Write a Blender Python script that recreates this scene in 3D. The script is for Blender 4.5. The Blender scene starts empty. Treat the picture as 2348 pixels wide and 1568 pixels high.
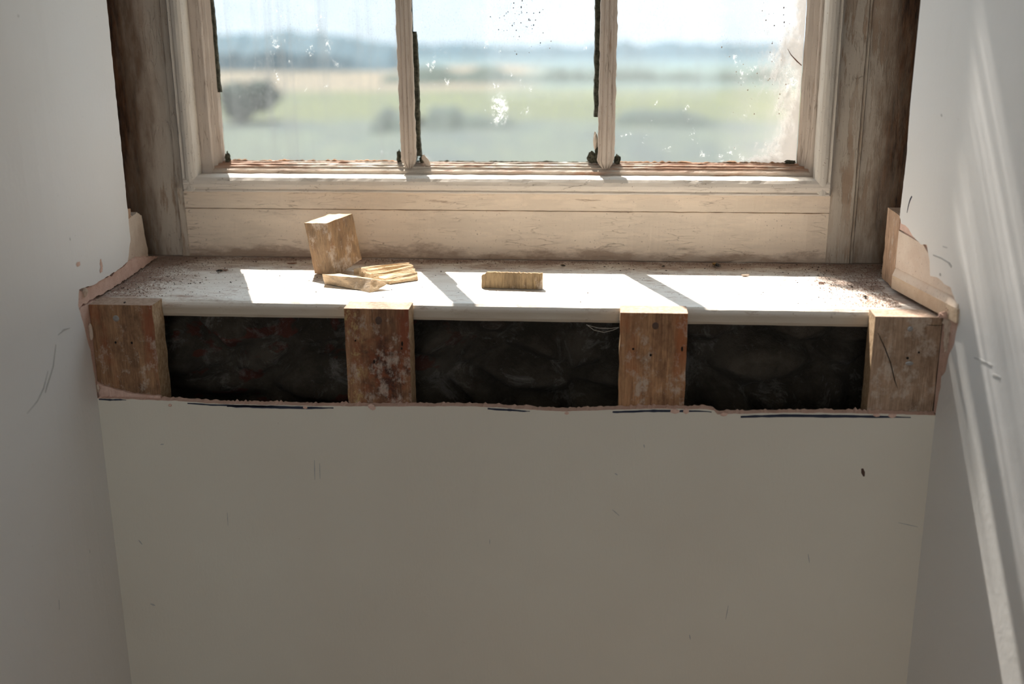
import bpy, bmesh, math, random
from mathutils import Vector, Matrix, noise, geometry
random.seed(7)
C = bpy.context.scene.collection
SC = bpy.context.scene
R = math.radians

# ---------------------------------------------------------------- camera, world, sun, rear fill light, exposure
CAM = Vector((.1355, -1.4803, .4206)); YAW, PIT, ROL, FPX = .0837, .2997, -.0074, 2652.5
FW = Vector((-math.sin(YAW)*math.cos(PIT), math.cos(YAW)*math.cos(PIT), -math.sin(PIT)))
_r0 = Vector((math.cos(YAW), math.sin(YAW), 0)); _u0 = _r0.cross(FW)
RT = _r0*math.cos(ROL)+_u0*math.sin(ROL); UP = -_r0*math.sin(ROL)+_u0*math.cos(ROL)
cd = bpy.data.cameras.new('camera'); cam = bpy.data.objects.new('camera', cd); C.objects.link(cam)
m = Matrix((RT, UP, -FW)).transposed().to_4x4(); m.translation = CAM; cam.matrix_world = m
cd.sensor_width = 36; cd.lens = FPX/2348*36; cd.clip_start = .02; cd.clip_end = 5000
cd.dof.use_dof = True; cd.dof.focus_distance = 1.70; cd.dof.aperture_fstop = 2.3
SC.camera = cam
SC.view_settings.view_transform = 'Standard'; SC.view_settings.look = 'None'
SC.view_settings.gamma = 1; SC.view_settings.use_curve_mapping = False; SC.view_settings.exposure = 0.2
SC.cycles.max_bounces = 9; SC.cycles.diffuse_bounces = 5; SC.cycles.transparent_max_bounces = 12
SC.cycles.caustics_reflective = False; SC.cycles.caustics_refractive = False

w = bpy.data.worlds.new('sky'); SC.world = w; w.use_nodes = True
bg = w.node_tree.nodes['Background']; bg.inputs[0].default_value = (.72, .85, .97, 1); bg.inputs[1].default_value = 1.42
SUN_D = Vector((.412, -1, -1.74)).normalized()
# hazy summer sky, brighter all round the sun
_t = w.node_tree; _g = _t.nodes.new('ShaderNodeTexCoord'); _d = _t.nodes.new('ShaderNodeVectorMath'); _d.operation = 'DOT_PRODUCT'
_d.inputs[1].default_value = -SUN_D; _t.links.new(_g.outputs['Generated'], _d.inputs[0])
_m = _t.nodes.new('ShaderNodeMapRange'); _m.interpolation_type = 'SMOOTHSTEP'; _t.links.new(_d.outputs['Value'], _m.inputs[0])
for _i, _v in enumerate((.52, 1.0, 1.35, 5.5)): _m.inputs[_i+1].default_value = _v
_t.links.new(_m.outputs[0], bg.inputs[1])
sl = bpy.data.lights.new('sun', 'SUN'); sl.energy = 17.5; sl.angle = R(.53); sl.color = (1, .93, .85)
so = bpy.data.objects.new('sun', sl); C.objects.link(so); so.location = (-3, 8, 14)
so.rotation_euler = SUN_D.to_track_quat('-Z', 'Y').to_euler()
al = bpy.data.lights.new('fill_rear_opening', 'AREA'); al.shape = 'RECTANGLE'; al.size = 1.3; al.size_y = 1.5
al.energy = 9.5; al.color = (1.0, .975, .92)  # added fill lamp behind the camera, brightens the room-facing surfaces
ao = bpy.data.objects.new('fill_rear_opening', al); C.objects.link(ao); ao.location = (.1, -4.06, .55)
ao.rotation_euler = (R(90), 0, 0)

# ---------------------------------------------------------------- picture point -> point of the place
def ray(x, y): return FW + RT*((x-1174)/FPX) - UP*((y-784)/FPX)
def on(ax, v, x, y):
    d = ray(x, y); return CAM + d*((v-CAM[ax])/d[ax])

# ---------------------------------------------------------------- nodes
class NT:
    def __init__(s, name):
        s.m = bpy.data.materials.new(name); s.m.use_nodes = True; s.t = s.m.node_tree
        s.b = s.t.nodes['Principled BSDF']; s.out = s.t.nodes['Material Output']
        s.b.inputs['Roughness'].default_value = .75
    def n(s, k, **kw):
        o = s.t.nodes.new(k)
        for a, v in kw.items(): setattr(o, a, v)
        return o
    def set(s, sock, v):
        if hasattr(v, 'is_linked') or isinstance(v, bpy.types.NodeSocket): s.t.links.new(v, sock)
        elif isinstance(v, (tuple, list)): sock.default_value = tuple(v)+((1,) if len(v) == 3 and len(sock.default_value) == 4 else ())
        else: sock.default_value = v
    def pos(s): return s.n('ShaderNodeNewGeometry').outputs['Position']
    def obj(s): return s.n('ShaderNodeTexCoord').outputs['Object']
    def scale(s, v, sc, loc=(0, 0, 0), rot=(0, 0, 0)):
        o = s.n('ShaderNodeMapping'); s.set(o.inputs[0], v); o.inputs['Scale'].default_value = sc
        o.inputs['Location'].default_value = loc; o.inputs['Rotation'].default_value = rot; return o.outputs[0]
    def noise(s, v, sc, detail=4, rough=.55, dist=0):
        o = s.n('ShaderNodeTexNoise'); s.set(o.inputs['Vector'], v); o.inputs['Scale'].default_value = sc
        o.inputs['Detail'].default_value = detail; o.inputs['Roughness'].default_value = rough
        o.inputs['Distortion'].default_value = dist; return o.outputs['Fac']
    def voro(s, v, sc, feat='F1', out='Distance'):
        o = s.n('ShaderNodeTexVoronoi', feature=feat); s.set(o.inputs['Vector'], v); o.inputs['Scale'].default_value = sc
        return o.outputs[out]
    def ramp(s, f, a, b, c0=0., c1=1.):
        o = s.n('ShaderNodeMapRange'); s.set(o.inputs[0], f)
        for i, v in enumerate((a, b, c0, c1)): s.set(o.inputs[i+1], v)
        return o.outputs[0]
    def math(s, op, a, b=0.):
        o = s.n('ShaderNodeMath', operation=op); s.set(o.inputs[0], a); s.set(o.inputs[1], b); return o.outputs[0]
    def mix(s, f, a, b, blend='MIX'):
        o = s.n('ShaderNodeMix', data_type='RGBA', blend_type=blend)
        s.set(o.inputs[0], f); s.set(o.inputs[6], a); s.set(o.inputs[7], b); return o.outputs[2]
    def sep(s, v):
        o = s.n('ShaderNodeSeparateXYZ'); s.set(o.inputs[0], v); return o.outputs
    def bump(s, h, st=.4, d=.002, prev=None):
        o = s.n('ShaderNodeBump'); o.inputs['Strength'].default_value = st; o.inputs['Distance'].default_value = d
        s.set(o.inputs['Height'], h)
        if prev is not None: s.set(o.inputs['Normal'], prev)
        return o.outputs[0]
    def done(s, col, rough=None, nrm=None):
        s.set(s.b.inputs['Base Color'], col)
        if rough is not None: s.set(s.b.inputs['Roughness'], rough)
        if nrm is not None: s.set(s.b.inputs['Normal'], nrm)
        return s.m

def m_paint(name, col, warm, fine=900):
    s = NT(name); p = s.pos()
    c = s.mix(s.ramp(s.noise(p, 3.0, 3), .35, .65), col, warm)
    sp = s.ramp(s.noise(p, 260, 2), .73, .78); c = s.mix(s.math('MULTIPLY', sp, .35), c, (.3, .24, .18))
    sm = s.ramp(s.noise(s.scale(p, (1, 1, .35)), 9, 5, .7), .62, .78); c = s.mix(s.math('MULTIPLY', sm, .14), c, (.45, .42, .38))
    v = s.bump(s.noise(s.scale(p, (1, 1, .45)), 240, 5, .6), .30, .0009)
    v = s.bump(s.noise(p, 14, 3), .10, .006, v)
    return s.done(c, .55, v)
M_PAINT = m_paint('wall_paint', (.74, .74, .735), (.72, .71, .69))
M_PAINT_FRONT = m_paint('wall_paint_front', (.70, .67, .585), (.67, .63, .545))  # warm floor bounce put into the paint colour
def m_plaster(name, a, b, sc=60):
    s = NT(name); p = s.pos(); n = s.noise(p, sc, 5, .7)
    c = s.mix(s.ramp(n, .35, .65), a, b); c = s.mix(s.math('MULTIPLY', s.ramp(s.noise(p, 420, 2), .66, .72), .6), c, (.22, .12, .08))
    return s.done(c, .9, s.bump(n, .6, .003))
M_PINK = m_plaster('raw_pink_plaster', (.70, .50, .42), (.60, .40, .32))
M_CREAM = m_plaster('old_cream_plaster', (.66, .56, .46), (.56, .45, .36), 35)
M_DUST = m_plaster('plaster_dust', (.46, .33, .27), (.31, .21, .165), 300)

def m_oldpaint(name, clean, wood, amount=.5, grain=(1, 1, .12), edge=None, sc=30, rust=False, foot=False):
    """old cream oil paint, crazed and worn down to wood; edge = (axis, a, b) bare-wood stain plus painted shade growing along an axis"""
    s = NT(name); p = s.pos(); g = s.scale(p, grain)
    fine = s.noise(g, 190, 5, .65); big = s.noise(g, sc, 5, .65)
    c = s.mix(s.ramp(big, .35, .7), clean, tuple(v*.86 for v in clean))
    _n = s.n('ShaderNodeTexNoise'); s.set(_n.inputs['Vector'], s.scale(p, grain)); _n.inputs['Scale'].default_value = 60; _n.inputs['Detail'].default_value = 4
    _v = s.n('ShaderNodeVectorMath', operation='MULTIPLY_ADD'); s.set(_v.inputs[0], _n.outputs['Color']); _v.inputs[1].default_value = (.028, .028, .028); s.set(_v.inputs[2], s.scale(p, tuple(1.6*v for v in grain)))
    cr = s.ramp(s.voro(_v.outputs[0], 85, 'DISTANCE_TO_EDGE'), .0, .03, 1, 0)
    cr = s.math('MULTIPLY', cr, s.ramp(s.noise(p, 16, 4), .50, .62))
    wear = s.ramp(s.noise(g, 75, 6, .75), .74-amount*.28, .80-amount*.28)
    wear = s.math('MULTIPLY', wear, s.ramp(s.noise(p, 7, 3), .4, .6, .15, 1.))
    c = s.mix(s.math('MULTIPLY', wear, .75), c, wood)
    c = s.mix(s.math('MULTIPLY', cr, .6), c, (.16, .10, .06))
    c = s.mix(s.math('MULTIPLY', s.ramp(s.noise(p, 330, 2), .68, .74), .6), c, (.18, .10, .06))
    if foot:   # grime gathered along the foot of the board
        x, y, z = s.sep(p)[:3]; f = s.math('ADD', z, s.ramp(s.noise(s.scale(p, (.35, 1, 1)), 45, 6, .75), .3, .7, .014, -.014))
        c = s.mix(s.ramp(f, .020, .006, 0, .75), c, (.30, .20, .14)); pt = s.ramp(s.noise(s.scale(p, (.3, 1, 1)), 14, 6, .7), .50, .54)
        c = s.mix(s.math('MULTIPLY', pt, .45), c, tuple(v*.80 for v in clean))
    if rust:   # rusty brown rot along the putty line, worst at the two ends
        x, y, z = s.sep(p)[:3]
        ends = s.math('MAXIMUM', s.ramp(x, .10, .30, 0, .16), s.ramp(x, -.25, -.45, 0, .16))
        f = s.math('ADD', s.noise(s.scale(p, (.22, 1, 1)), 60, 6, .75), ends)
        f = s.math('MULTIPLY', s.ramp(f, .50, .62), s.ramp(z, .136, .1455, .25, 1)); c = s.mix(s.math('MULTIPLY', f, .85), c, s.mix(fine, (.14, .06, .03), (.52, .24, .12)))
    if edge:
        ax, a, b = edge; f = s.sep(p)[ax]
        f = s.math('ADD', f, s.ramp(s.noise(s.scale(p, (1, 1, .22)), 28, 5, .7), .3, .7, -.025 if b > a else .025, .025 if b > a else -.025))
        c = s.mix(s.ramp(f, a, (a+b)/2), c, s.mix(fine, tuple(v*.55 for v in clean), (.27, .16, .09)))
        c = s.mix(s.ramp(f, (a*.55+b*.45), b*.92+a*.08), c, s.mix(s.ramp(fine, .35, .65), (.035, .02, .014), (.20, .10, .05)))  # near-black outer end: shade of the side gap put into the colour
    h = s.math('ADD', s.math('MULTIPLY', wear, -.6), s.math('ADD', s.math('MULTIPLY', cr, -.8), s.math('MULTIPLY', fine, .5)))
    return s.done(c, .62, s.bump(h, .55, .0016))
PNT = (.86, .72, .57); BARE = (.33, .21, .13)
M_CAS_L = m_oldpaint('casing_stain_shade_west', (.58, .50, .405), BARE, .85, edge=(0, -.580, -.645))
M_CAS_R = m_oldpaint('casing_stain_shade_east', (.58, .50, .405), BARE, .85, edge=(0, .522, .585))
M_BOARD = m_oldpaint('bottom_board_paint', PNT, BARE, .45, (.12, 1, 1), foot=True)
M_BEADV = m_oldpaint('bead_paint', (.68, .62, .54), BARE, .2)
M_BEADH = m_oldpaint('bead_paint_flat', (.76, .68, .59), BARE, .35, (.12, 1, 1))
M_SASH = m_oldpaint('sash_paint', (.60, .51, .43), (.24, .145, .085), .7, (1, 1, .07))
M_SASHH = m_oldpaint('sash_rail_paint', (.62, .54, .45), (.45, .20, .10), .75, (.10, 1, 1), rust=True)

def m_mould():
    s = NT('black_mould'); p = s.pos(); n = s.noise(p, 160, 5, .7)
    return s.done(s.mix(s.ramp(n, .4, .7), (.030, .030, .018), (.14, .13, .09)), .95, s.bump(n, .6, .002))
M_MOULD = m_mould()
def m_rust():
    s = NT('dirty_putty'); p = s.pos(); n = s.noise(s.scale(p, (.25, 1, 1)), 120, 5, .7)
    c = s.mix(s.ramp(n, .35, .6), (.05, .035, .02), (.42, .22, .11))
    return s.done(c, .9, s.bump(n, .5, .002))
M_PUTTY = m_rust()

def m_sill():
    s = NT('sill_white_paint_dusty'); p = s.pos(); x, y, z = s.sep(p)[:3]
    c = s.mix(s.ramp(s.noise(s.scale(p, (.15, 1, 1)), 40, 5, .6), .35, .7), (.87, .84, .79), (.79, .74, .67))
    ends = s.math('MAXIMUM', s.ramp(x, .34, .56), s.ramp(x, -.36, -.60))
    back = s.math('MAXIMUM', s.ramp(y, .20, .315), s.math('MULTIPLY', ends, .95))
    n = s.noise(s.scale(p, (.45, 1, 1)), 26, 7, .78)
    dm = s.ramp(s.math('ADD', n, s.math('MULTIPLY', back, .22)), .57, .72)
    dm = s.math('MULTIPLY', dm, s.ramp(z, -.006, -.001))
    c = s.mix(s.math('MULTIPLY', dm, .8), c, s.mix(s.noise(p, 500, 2), (.30, .19, .14), (.44, .31, .245)))
    fs = s.math('MULTIPLY', s.ramp(s.noise(s.scale(p, (.3, 1, 1)), 95, 6, .8), .54, .60), s.ramp(s.noise(p, 9, 4), .42, .60, .15, 1)); c = s.mix(s.math('MULTIPLY', fs, .75), c, (.34, .20, .14))
    sp = s.ramp(s.noise(p, 330, 2, .5), .70, .74); c = s.mix(s.math('MULTIPLY', sp, .7), c, (.25, .14, .09))
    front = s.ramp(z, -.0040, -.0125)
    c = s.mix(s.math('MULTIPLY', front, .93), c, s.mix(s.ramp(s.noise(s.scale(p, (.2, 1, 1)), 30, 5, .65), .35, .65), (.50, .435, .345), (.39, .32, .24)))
    sc = s.ramp(s.noise(s.scale(p, (.5, 1, 1)), 90, 5, .75), .66, .70)
    c = s.mix(s.math('MULTIPLY', sc, s.math('ADD', s.math('MULTIPLY', front, .5), .2)), c, (.2, .14, .09))
    return s.done(c, .45, s.bump(s.math('ADD', s.math('MULTIPLY', dm, 1.2), s.noise(s.scale(p, (.1, 1, 1)), 150, 4)), .35, .0015))
M_SILL = m_sill()

def m_wood(name, a, b, dark, grain=(1, 1, .06), sc=60, white=0., red=None, white_loc=(0, 0, 0), rough=.8, bump=.7, use_pos=False, knot=None, grime=.4):
    s = NT(name); p = s.pos() if use_pos else s.obj(); p0 = p
    g = s.scale(p, grain, (random.random()*5, random.random()*5, random.random()*5))
    g2 = s.n('ShaderNodeTexWave', wave_type='BANDS', bands_direction='X'); s.set(g2.inputs[0], g)
    g2.inputs['Scale'].default_value = sc*1.1; g2.inputs['Distortion'].default_value = 9; g2.inputs['Detail'].default_value = 3; g2.inputs['Detail Scale'].default_value = .6
    n = s.noise(g, sc, 6, .7); n2 = s.noise(g, sc*5, 4, .7)
    c = s.mix(s.ramp(n, .33, .67), a, b)
    c = s.mix(s.math('MULTIPLY', s.math('MULTIPLY', s.ramp(g2.outputs['Fac'], .5, 1.), .40), s.ramp(s.noise(p0, 30, 3), .4, .65)), c, dark)
    c = s.mix(s.math('MULTIPLY', s.ramp(n2, .5, .68), .6), c, dark)
    n3 = s.noise(s.scale(p, tuple(v*1.0 for v in grain), (3, 2, 1)), sc*2.2, 4, .6); c = s.mix(s.math('MULTIPLY', s.ramp(n3, .5, .7), .5), c, tuple(min(1, v*1.35) for v in a))
    gm = s.ramp(s.noise(s.scale(p0, (1, 1, .55), (7, 1, 3)), 26, 6, .7), .47, .62); c = s.mix(s.math('MULTIPLY', gm, grime), c, dark)
    if red:
        c = s.mix(s.math('MULTIPLY', s.ramp(s.noise(s.scale(p0, (1, 1, .35), (3, 1, 2)), 22, 4, .6), .50, .64), .75), c, red)
    if knot:
        q = s.n('ShaderNodeVectorMath', operation='DISTANCE'); s.set(q.inputs[0], s.scale(s.pos(), (1, 0, .62))); q.inputs[1].default_value = (knot[0], 0, knot[1]*.62)
        d = s.math('ADD', q.outputs['Value'], s.ramp(s.noise(s.pos(), 40, 4, .6), .3, .7, -.014, .014))
        c = s.mix(s.ramp(d, knot[2], knot[2]*.45, 0, .92), c, s.mix(s.ramp(s.noise(s.pos(), 130, 4), .4, .6), (.045, .014, .009), (.20, .055, .02)))
        ye = s.math('MULTIPLY', s.ramp(s.sep(s.pos())[0], knot[0]-.022, knot[0]-.038), s.ramp(s.noise(s.scale(s.pos(), (1, 1, .6)), 85, 6, .8), .53, .58)); c = s.mix(s.math('MULTIPLY', ye, .8), c, (.48, .34, .15))
    if white:
        f = s.ramp(s.noise(s.scale(p0, (1, 1, .7), white_loc), 34, 6, .75), .62-.12*white, .70-.10*white)
        c = s.mix(s.math('MULTIPLY', f, .7), c, (.55, .46, .38))
    h = s.math('ADD', n2, n)
    return s.done(c, rough, s.bump(h, bump, .0016))
M_STUD = [m_wood('stud_wood_%d' % i, *q[:-1], knot=q[-1], grime=.6) for i, q in enumerate((
    ((.40, .23, .12), (.25, .13, .065), (.07, .032, .018), (1, 1, .07), 130, .6, (.25, .065, .025), (0, 0, 0), None),
    ((.38, .20, .10), (.22, .10, .05), (.07, .03, .018), (1, 1, .07), 120, .95, (.22, .045, .016), (1.3, 0, .4), (-.165, -.088, .038)),
    ((.53, .30, .15), (.32, .155, .075), (.10, .04, .02), (1, 1, .05), 150, .75, (.38, .12, .04), (2.1, 0, 0), None),
    ((.48, .34, .24), (.33, .215, .14), (.13, .075, .04), (1, 1, .06), 130, .9, None, (.5, 0, .7), None)))]
M_STUDEND = m_plaster('stud_sawn_top_dusty', (.46, .34, .26), (.28, .19, .14), 190)
def m_sawn():
    s = NT('sawn_side_wood'); p = s.pos(); n = s.noise(s.scale(p, (1, 1, .5), rot=(.5, 0, 0)), 260, 4, .7)
    return s.done(s.mix(s.ramp(n, .38, .62), (.34, .21, .11), (.56, .40, .25)), .85, s.bump(n, .8, .0018))
M_SAWN = m_sawn()
M_BLOCK = m_wood('block_wood', (.38, .25, .14), (.26, .16, .085), (.10, .065, .045), (1, 1, .12), 90, .85, (.28, .145, .065))
M_CHIPEND = m_wood('chip_split_wood', (.70, .54, .35), (.54, .38, .22), (.30, .17, .08), (.05, 1, 1), 110, 0, grime=.15)
M_CHIP = m_wood('chip_wood', (.52, .37, .23), (.38, .28, .18), (.14, .12, .10), (.10, 1, 1), 70, .3)
M_OFFCUT = m_wood('offcut_wood', (.38, .265, .14), (.26, .175, .09), (.11, .07, .04), (1, 1, .10), 130, .3)
M_RAWBOARD = m_wood('lining_end_wood', (.50, .34, .23), (.40, .25, .16), (.22, .12, .07), (1, 1, .2), 60, .3, use_pos=True)
def flat(name, col, rough=.7, metal=0., bump=0):
    s = NT(name); s.b.inputs['Metallic'].default_value = metal; p = s.obj(); n = s.noise(p, 400, 3)
    return s.done(s.mix(n, tuple(v*.7 for v in col), tuple(min(1, v*1.3) for v in col)), rough, s.bump(n, .4, .0008))
M_NAIL = flat('rusty_nail', (.10, .06, .045), .6, .5)
M_SCREW = flat('zinc_screw', (.30, .29, .28), .4, .8)
M_HOLE = flat('hole_dark', (.010, .007, .005), 1)
M_INK = flat('navy_ink', (.018, .025, .05), .8)
M_PENCIL = flat('pencil_grey', (.42, .42, .41), .8)
M_FLY = flat('insect_shell', (.022, .018, .014), .35)
M_WING = flat('insect_wing', (.32, .22, .12), .3)
M_WASP = flat('wasp_abdomen', (.42, .22, .05), .4)
M_GRIT = flat('dark_grit', (.045, .028, .020), .9)
M_GRIT2 = flat('red_grit', (.18, .085, .055), .9)
M_WEB = flat('cobweb_thread', (.5, .47, .42), .8)

def m_masonry():
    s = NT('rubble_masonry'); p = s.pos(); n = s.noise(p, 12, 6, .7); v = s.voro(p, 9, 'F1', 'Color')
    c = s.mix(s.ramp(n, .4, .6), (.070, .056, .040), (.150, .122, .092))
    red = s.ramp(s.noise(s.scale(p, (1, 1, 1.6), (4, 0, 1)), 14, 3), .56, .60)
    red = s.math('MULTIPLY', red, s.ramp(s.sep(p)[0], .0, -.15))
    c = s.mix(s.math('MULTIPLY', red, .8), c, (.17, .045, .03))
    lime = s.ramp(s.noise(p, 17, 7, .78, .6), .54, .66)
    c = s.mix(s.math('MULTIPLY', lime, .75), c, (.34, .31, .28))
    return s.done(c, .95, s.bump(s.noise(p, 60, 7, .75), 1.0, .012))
M_ROCK = m_masonry()
M_DARKSTONE = m_plaster('dark_stone', (.012, .008, .007), (.045, .027, .018), 40)
M_FLOOR = m_wood('floor_boards', (.40, .26, .15), (.30, .19, .11), (.15, .09, .05), (1, .05, 1), 30, 0, use_pos=True)
M_CEIL = m_paint('ceiling_paint', (.72, .71, .69), (.70, .69, .66))
M_OUTER = m_plaster('outside_render', (.55, .50, .44), (.45, .41, .36), 8)

def m_glass(kind):
    s = NT('old_glass_'+kind); p = s.pos(); x, y, z = s.sep(p)[:3]
    tr = s.n('ShaderNodeBsdfTransparent'); tl = s.n('ShaderNodeBsdfTranslucent'); df = s.n('ShaderNodeBsdfDiffuse')
    seed = dict(west=(1, 0, 0), middle=(7, 0, 0), east=(13, 0, 0), upper=(21, 0, 0))[kind]
    film = s.ramp(s.noise(s.scale(p, (1, 1, .7), seed), 7, 5, .65), .3, .7, .02, .10)
    film = s.math('ADD', film, s.ramp(s.noise(s.scale(p, (1, 1, .8), seed), 34, 7, .75), .35, .7, 0, .11))
    low = s.ramp(z, .38, .15, 0, .14)
    streak = s.ramp(s.noise(s.scale(p, (1, 1, .045), seed), 38, 5, .7), .50, .75, 0, .26 if kind == 'west' else .07)
    f = s.math('ADD', s.math('ADD', film, low), streak)
    grit = s.ramp(s.noise(s.scale(p, (1, 1, .6), seed), 420, 3, .6), .58, .72, 0, .34)
    f = s.math('ADD', f, s.math('MULTIPLY', grit, s.ramp(s.noise(p, 12, 3), .4, .65, .3, 1)))
    blot = s.ramp(s.noise(s.scale(p, (1, 1, .8), seed), 48, 6, .8), .60, .68, 0, .45)
    white = s.math('MULTIPLY', blot, s.ramp(s.noise(s.scale(p, (1, 1, 1), seed), 8, 3), .47, .58)); f = s.math('ADD', f, white)
    dirtcol = (.185, .195, .195)
    if kind == 'middle':
        q = s.n('ShaderNodeVectorMath', operation='DISTANCE'); s.set(q.inputs[0], s.scale(p, (1, 0, .55))); q.inputs[1].default_value = (-.036, 0, .128)
        sm = s.math('MULTIPLY', s.ramp(q.outputs['Value'], .002, .017, 1, 0), s.ramp(s.noise(p, 130, 6, .8), .46, .62, 0, .85))
        f = s.math('ADD', f, sm); white = s.math('ADD', white, sm)
    if kind == 'east':
        e = s.math('ADD', s.ramp(x, .335, .425), s.ramp(s.noise(s.scale(p, (1, 1, .5)), 26, 6, .75), .3, .7, -.45, .45))
        lw = s.math('ADD', s.math('MULTIPLY', s.ramp(z, .20, .155), s.ramp(x, .25, .40)), s.ramp(s.noise(p, 40, 5, .75), .3, .7, -.4, .4))
        e = s.math('MAXIMUM', s.ramp(e, .55, 1.0, 0, .62), s.ramp(lw, .5, .9, 0, .6))
        f = s.math('ADD', f, e)
    tint = s.mix(s.ramp(x, .30, .42), dirtcol, (.42, .39, .36)) if kind == 'east' else dirtcol
    tint = s.mix(s.ramp(white, .02, .35), tint, (.62, .63, .61))
    col = (.975, .975, .965)
    if kind == 'upper':   # rippled old panes out of view: tint bands added to cast the sun streaks
        bd = s.noise(s.scale(p, (.4, 0, 1)), 16, 3, .6)
        bn = s.math('MULTIPLY', s.noise(s.scale(p, (.15, 0, 1)), 70, 2, .6), 1.0)
        k = s.math('MULTIPLY', s.ramp(bn, .40, .62, .5, 1), s.ramp(bd, .35, .65, .8, 1))
        cc = s.n('ShaderNodeCombineColor'); [s.set(cc.inputs[i], k) for i in range(3)]; col = cc.outputs[0]
    s.set(tr.inputs[0], col); s.set(tl.inputs[0], tint); s.set(df.inputs[0], tint)
    a = s.n('ShaderNodeMixShader'); a.inputs[0].default_value = .3; s.t.links.new(tl.outputs[0], a.inputs[1]); s.t.links.new(df.outputs[0], a.inputs[2])
    cl = s.n('ShaderNodeClamp'); s.set(cl.inputs[0], f); cl.inputs[2].default_value = .8
    mx = s.n('ShaderNodeMixShader'); s.set(mx.inputs[0], cl.outputs[0]); s.t.links.new(tr.outputs[0], mx.inputs[1]); s.t.links.new(a.outputs[0], mx.inputs[2])
    gl = s.n('ShaderNodeBsdfGlossy'); gl.inputs['Roughness'].default_value = .05
    m2 = s.n('ShaderNodeMixShader'); m2.inputs[0].default_value = .03; s.t.links.new(mx.outputs[0], m2.inputs[1]); s.t.links.new(gl.outputs[0], m2.inputs[2])
    s.t.links.new(m2.outputs[0], s.out.inputs[0]); return s.m
M_GLASS = {k: m_glass(k) for k in ('west', 'middle', 'east', 'upper')}

# ---------------------------------------------------------------- object helpers
def tag(o, label=None, cat=None, group=None, kind=None):
    for k, v in (('label', label), ('category', cat), ('group', group), ('kind', kind)):
        if v: o[k] = v
    return o
def empty(name, loc, label=None, cat=None, group=None, kind=None):
    o = bpy.data.objects.new(name, None); C.objects.link(o); o.location = loc; o.empty_display_size = .05
    return tag(o, label, cat, group, kind)
def wloc(o):
    v = Vector((0, 0, 0))
    while o is not None: v += o.location; o = o.parent
    return v
def obj(name, bm, mats, parent=None, base=None, smooth=False):
    """bm holds world coordinates; the object's origin goes to base (default: its parent's origin, or the foot of the mesh)"""
    bmesh.ops.recalc_face_normals(bm, faces=bm.faces)
    if base is None:
        if parent is not None: base = wloc(parent)
        else:
            vs = [v.co for v in bm.verts]; mn = [min(v[i] for v in vs) for i in range(3)]; mx = [max(v[i] for v in vs) for i in range(3)]
            base = Vector(((mn[0]+mx[0])/2, (mn[1]+mx[1])/2, mn[2]))
    base = Vector(base)
    for v in bm.verts: v.co -= base
    if smooth:
        for f in bm.faces: f.smooth = True
    me = bpy.data.meshes.new(name); bm.to_mesh(me); bm.free()
    for q in (mats if isinstance(mats, (list, tuple)) else [mats]): me.materials.append(q)
    o = bpy.data.objects.new(name, me); C.objects.link(o)
    if parent is not None: o.parent = parent; o.location = base - wloc(parent)
    else: o.location = base
    return o
def struct(name, bm, mats, parent=None, base=(0, 0, 0)):
    o = obj(name, bm, mats, parent, None if parent else base)
    if not parent: o['kind'] = 'structure'
    return o
def box(bm, lo, hi, mi=0):
    v = [bm.verts.new((x, y, z)) for x in (lo[0], hi[0]) for y in (lo[1], hi[1]) for z in (lo[2], hi[2])]
    fs = []
    for q in ((0, 1, 3, 2), (4, 6, 7, 5), (0, 4, 5, 1), (2, 3, 7, 6), (0, 2, 6, 4), (1, 5, 7, 3)):
        f = bm.faces.new([v[i] for i in q]); f.material_index = mi; fs.append(f)
    return v
def prism(bm, prof, path, mi=0, jit=0., seed=0, js=60):
    """closed 2D profile swept along an axis: path = (axis, a, b, n); prof = points in the two other axes, in order"""
    ax, a, b, n = path; rings = []
    for k in range(n+1):
        t = a+(b-a)*k/n; ring = []
        for i, (p, q) in enumerate(prof):
            co = [p, q]; co.insert(ax, t)
            if jit and 0 < k < n or (jit and k in (0, n)):
                d = noise.noise(Vector((t*js+seed*7.3, i*3.1, seed)))*jit; d2 = noise.noise(Vector((t*js*.9, i*2.7+9, seed+4)))*jit
                o = [d, d2]; o.insert(ax, 0); co = [co[j]+o[j] for j in range(3)]
            ring.append(bm.verts.new(co))
        rings.append(ring)
    m_ = len(prof)
    for k in range(n):
        for i in range(m_):
            f = bm.faces.new((rings[k][i], rings[k][(i+1) % m_], rings[k+1][(i+1) % m_], rings[k+1][i]))
            f.material_index = mi[i] if isinstance(mi, (list, tuple)) else mi
    e0 = bm.faces.new(rings[0]); e1 = bm.faces.new(rings[-1][::-1])
    for e in (e0, e1): e.material_index = mi[0] if isinstance(mi, (list, tuple)) else mi
    return rings
def dense(pts, step, amp, seed=0, closed=False, only=None):
    """subdivide a polyline and roughen it"""
    out = []
    for i in range(len(pts)-(0 if closed else 1)):
        a = Vector(pts[i]); b = Vector(pts[(i+1) % len(pts)]); L = (b-a).length; n = max(1, int(L/step))
        rough = only is None or i in only
        if not rough: n = 1
        for k in range(n):
            p = a.lerp(b, k/n)
            if rough and not (i == 0 and k == 0):
                nv = noise.noise_vector(Vector((p[0]*90+seed, p[1]*90, seed*1.7)))*amp + noise.noise_vector(Vector((p[0]*330+seed, p[1]*330, seed)))*amp*.6
                p = p + Vector((nv.x, nv.y))
            out.append((p[0], p[1]))
    if not closed: out.append(tuple(pts[-1]))
    return out
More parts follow.
